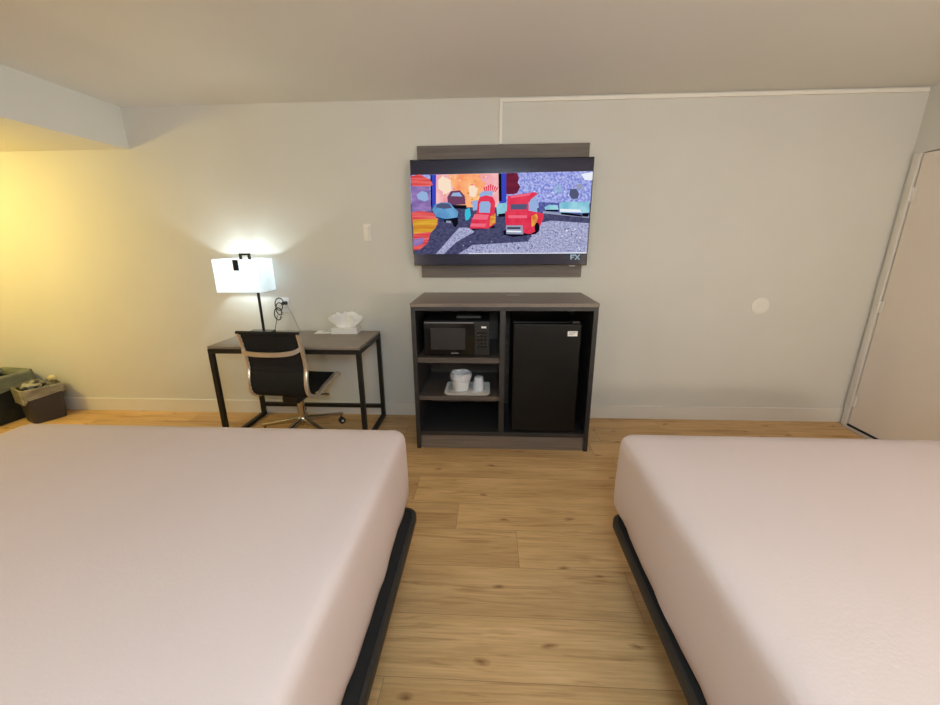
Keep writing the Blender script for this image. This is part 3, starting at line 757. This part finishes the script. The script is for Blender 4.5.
def bed_frame(x0, x1, label):
    t = thing('bed_frame', label, 'bed frame', ((x0+x1)/2, (BY0+BY1)/2-.03, 0))
    hx = (x1-x0)/2; hy0 = -(BY1-BY0)/2; hy1 = -1.635-((BY0+BY1)/2-.03); cy = (hy0+hy1)/2; hy = (hy1-hy0)/2
    RZ0, RZ1 = .270, .310
    def rr_(ins, z): return [(p[0], p[1]+cy, p[2]) for p in rect(hx-ins, hy-ins, z, .055-ins*.5, 8)]
    bm = B(); loft(bm, [rr_(.004, RZ0), rr_(0, RZ0+.004), rr_(0, RZ1-.006), rr_(.005, RZ1), rr_(.014, RZ1), rr_(.016, RZ1-.006), rr_(.016, RZ0), rr_(.004, RZ0)], False, False)
    obj('side_rail', bm, M['bed_rail'], t, True)
    bm = B(); loft(bm, [rr_(.0165, RZ0+.004), rr_(.0165, RZ1-.007)]); obj('platform_deck', bm, M['bed_deck'], t)
    for sx in (-1, 0, 1):
        for sy in (-1, 0, 1):
            bm = B(); tube(bm, [(sx*(hx-.25), cy+sy*(hy-.3), 0), (sx*(hx-.25), cy+sy*(hy-.3), RZ0+.004)], .018, 14); obj('leg', bm, M['black_steel'], t, True)
bed_frame(-2.210, -.320, 'black steel platform bed frame under the left mattress')
bed_frame(.532, 2.40, 'black steel platform bed frame under the right mattress')

# ------------------------------------------------------------------ lights
def light(kind, name, loc, power, color, size=.1, rot=None, **k):
    l = bpy.data.lights.new(name, kind); l.energy = power; l.color = color
    if kind == 'AREA': l.size = size
    else: l.shadow_soft_size = size
    for a, v in k.items(): setattr(l, a, v)
    o = bpy.data.objects.new(name, l); COL.objects.link(o); o.location = loc
    if rot: o.rotation_euler = rot
    return o
light('POINT', 'bedside_light_right', (2.05, -3.62, 1.15), 56, (1, .86, .68), .10)
light('POINT', 'bedside_light_left', (-1.5, -3.72, 1.15), 13, (1, .88, .78), .10)
light('POINT', 'added_fill_light', (.1, -3.72, 1.98), 59, (.68, .865, 1), .16)  # added neutral fill for the aisle and back wall, no known lamp
light('POINT', 'vanity_light', (-4.02, -1.05, 1.72), 47, (1, .77, .19), .12)
light('POINT', 'desk_lamp_light', (LX+sc[0], LY, DH+.490), 9, (.80, .96, 1), .022)

w = bpy.data.worlds.new('world'); scn.world = w; w.use_nodes = True
w.node_tree.nodes['Background'].inputs[0].default_value = (.5, .48, .45, 1); w.node_tree.nodes['Background'].inputs[1].default_value = .05

# ------------------------------------------------------------------ camera (solved from the photograph)
f_px, yaw, pitch, roll, ch_ = 392.72, .0537, -.2767, -.0068, 1.4622
cy_, sy_ = math.cos(yaw), math.sin(yaw)
F = Vector((-sy_*math.cos(pitch), cy_*math.cos(pitch), math.sin(pitch))); R0 = Vector((cy_, sy_, 0)); U0 = R0.cross(F)
c, s_ = math.cos(roll), math.sin(roll); R1 = R0*c+U0*s_; U1 = U0*c-R0*s_
cd = bpy.data.cameras.new('camera'); co = bpy.data.objects.new('camera', cd); COL.objects.link(co)
mtx = Matrix((R1, U1, -F)).transposed().to_4x4(); mtx.translation = Vector((0, -3.135, ch_)); co.matrix_world = mtx
cd.sensor_fit = 'HORIZONTAL'; cd.sensor_width = 36; cd.lens = f_px/940*36; cd.clip_start = .02
scn.camera = co
scn.view_settings.view_transform = 'Standard'; scn.view_settings.look = 'None'; scn.view_settings.gamma = 1
scn.view_settings.exposure = 0; scn.view_settings.use_curve_mapping = False
scn.cycles.max_bounces = 10; scn.cycles.diffuse_bounces = 6; scn.cycles.transparent_max_bounces = 12
scn.cycles.sample_clamp_indirect = 4; scn.cycles.use_denoising = True
scn.cycles.caustics_reflective = False; scn.cycles.caustics_refractive = False
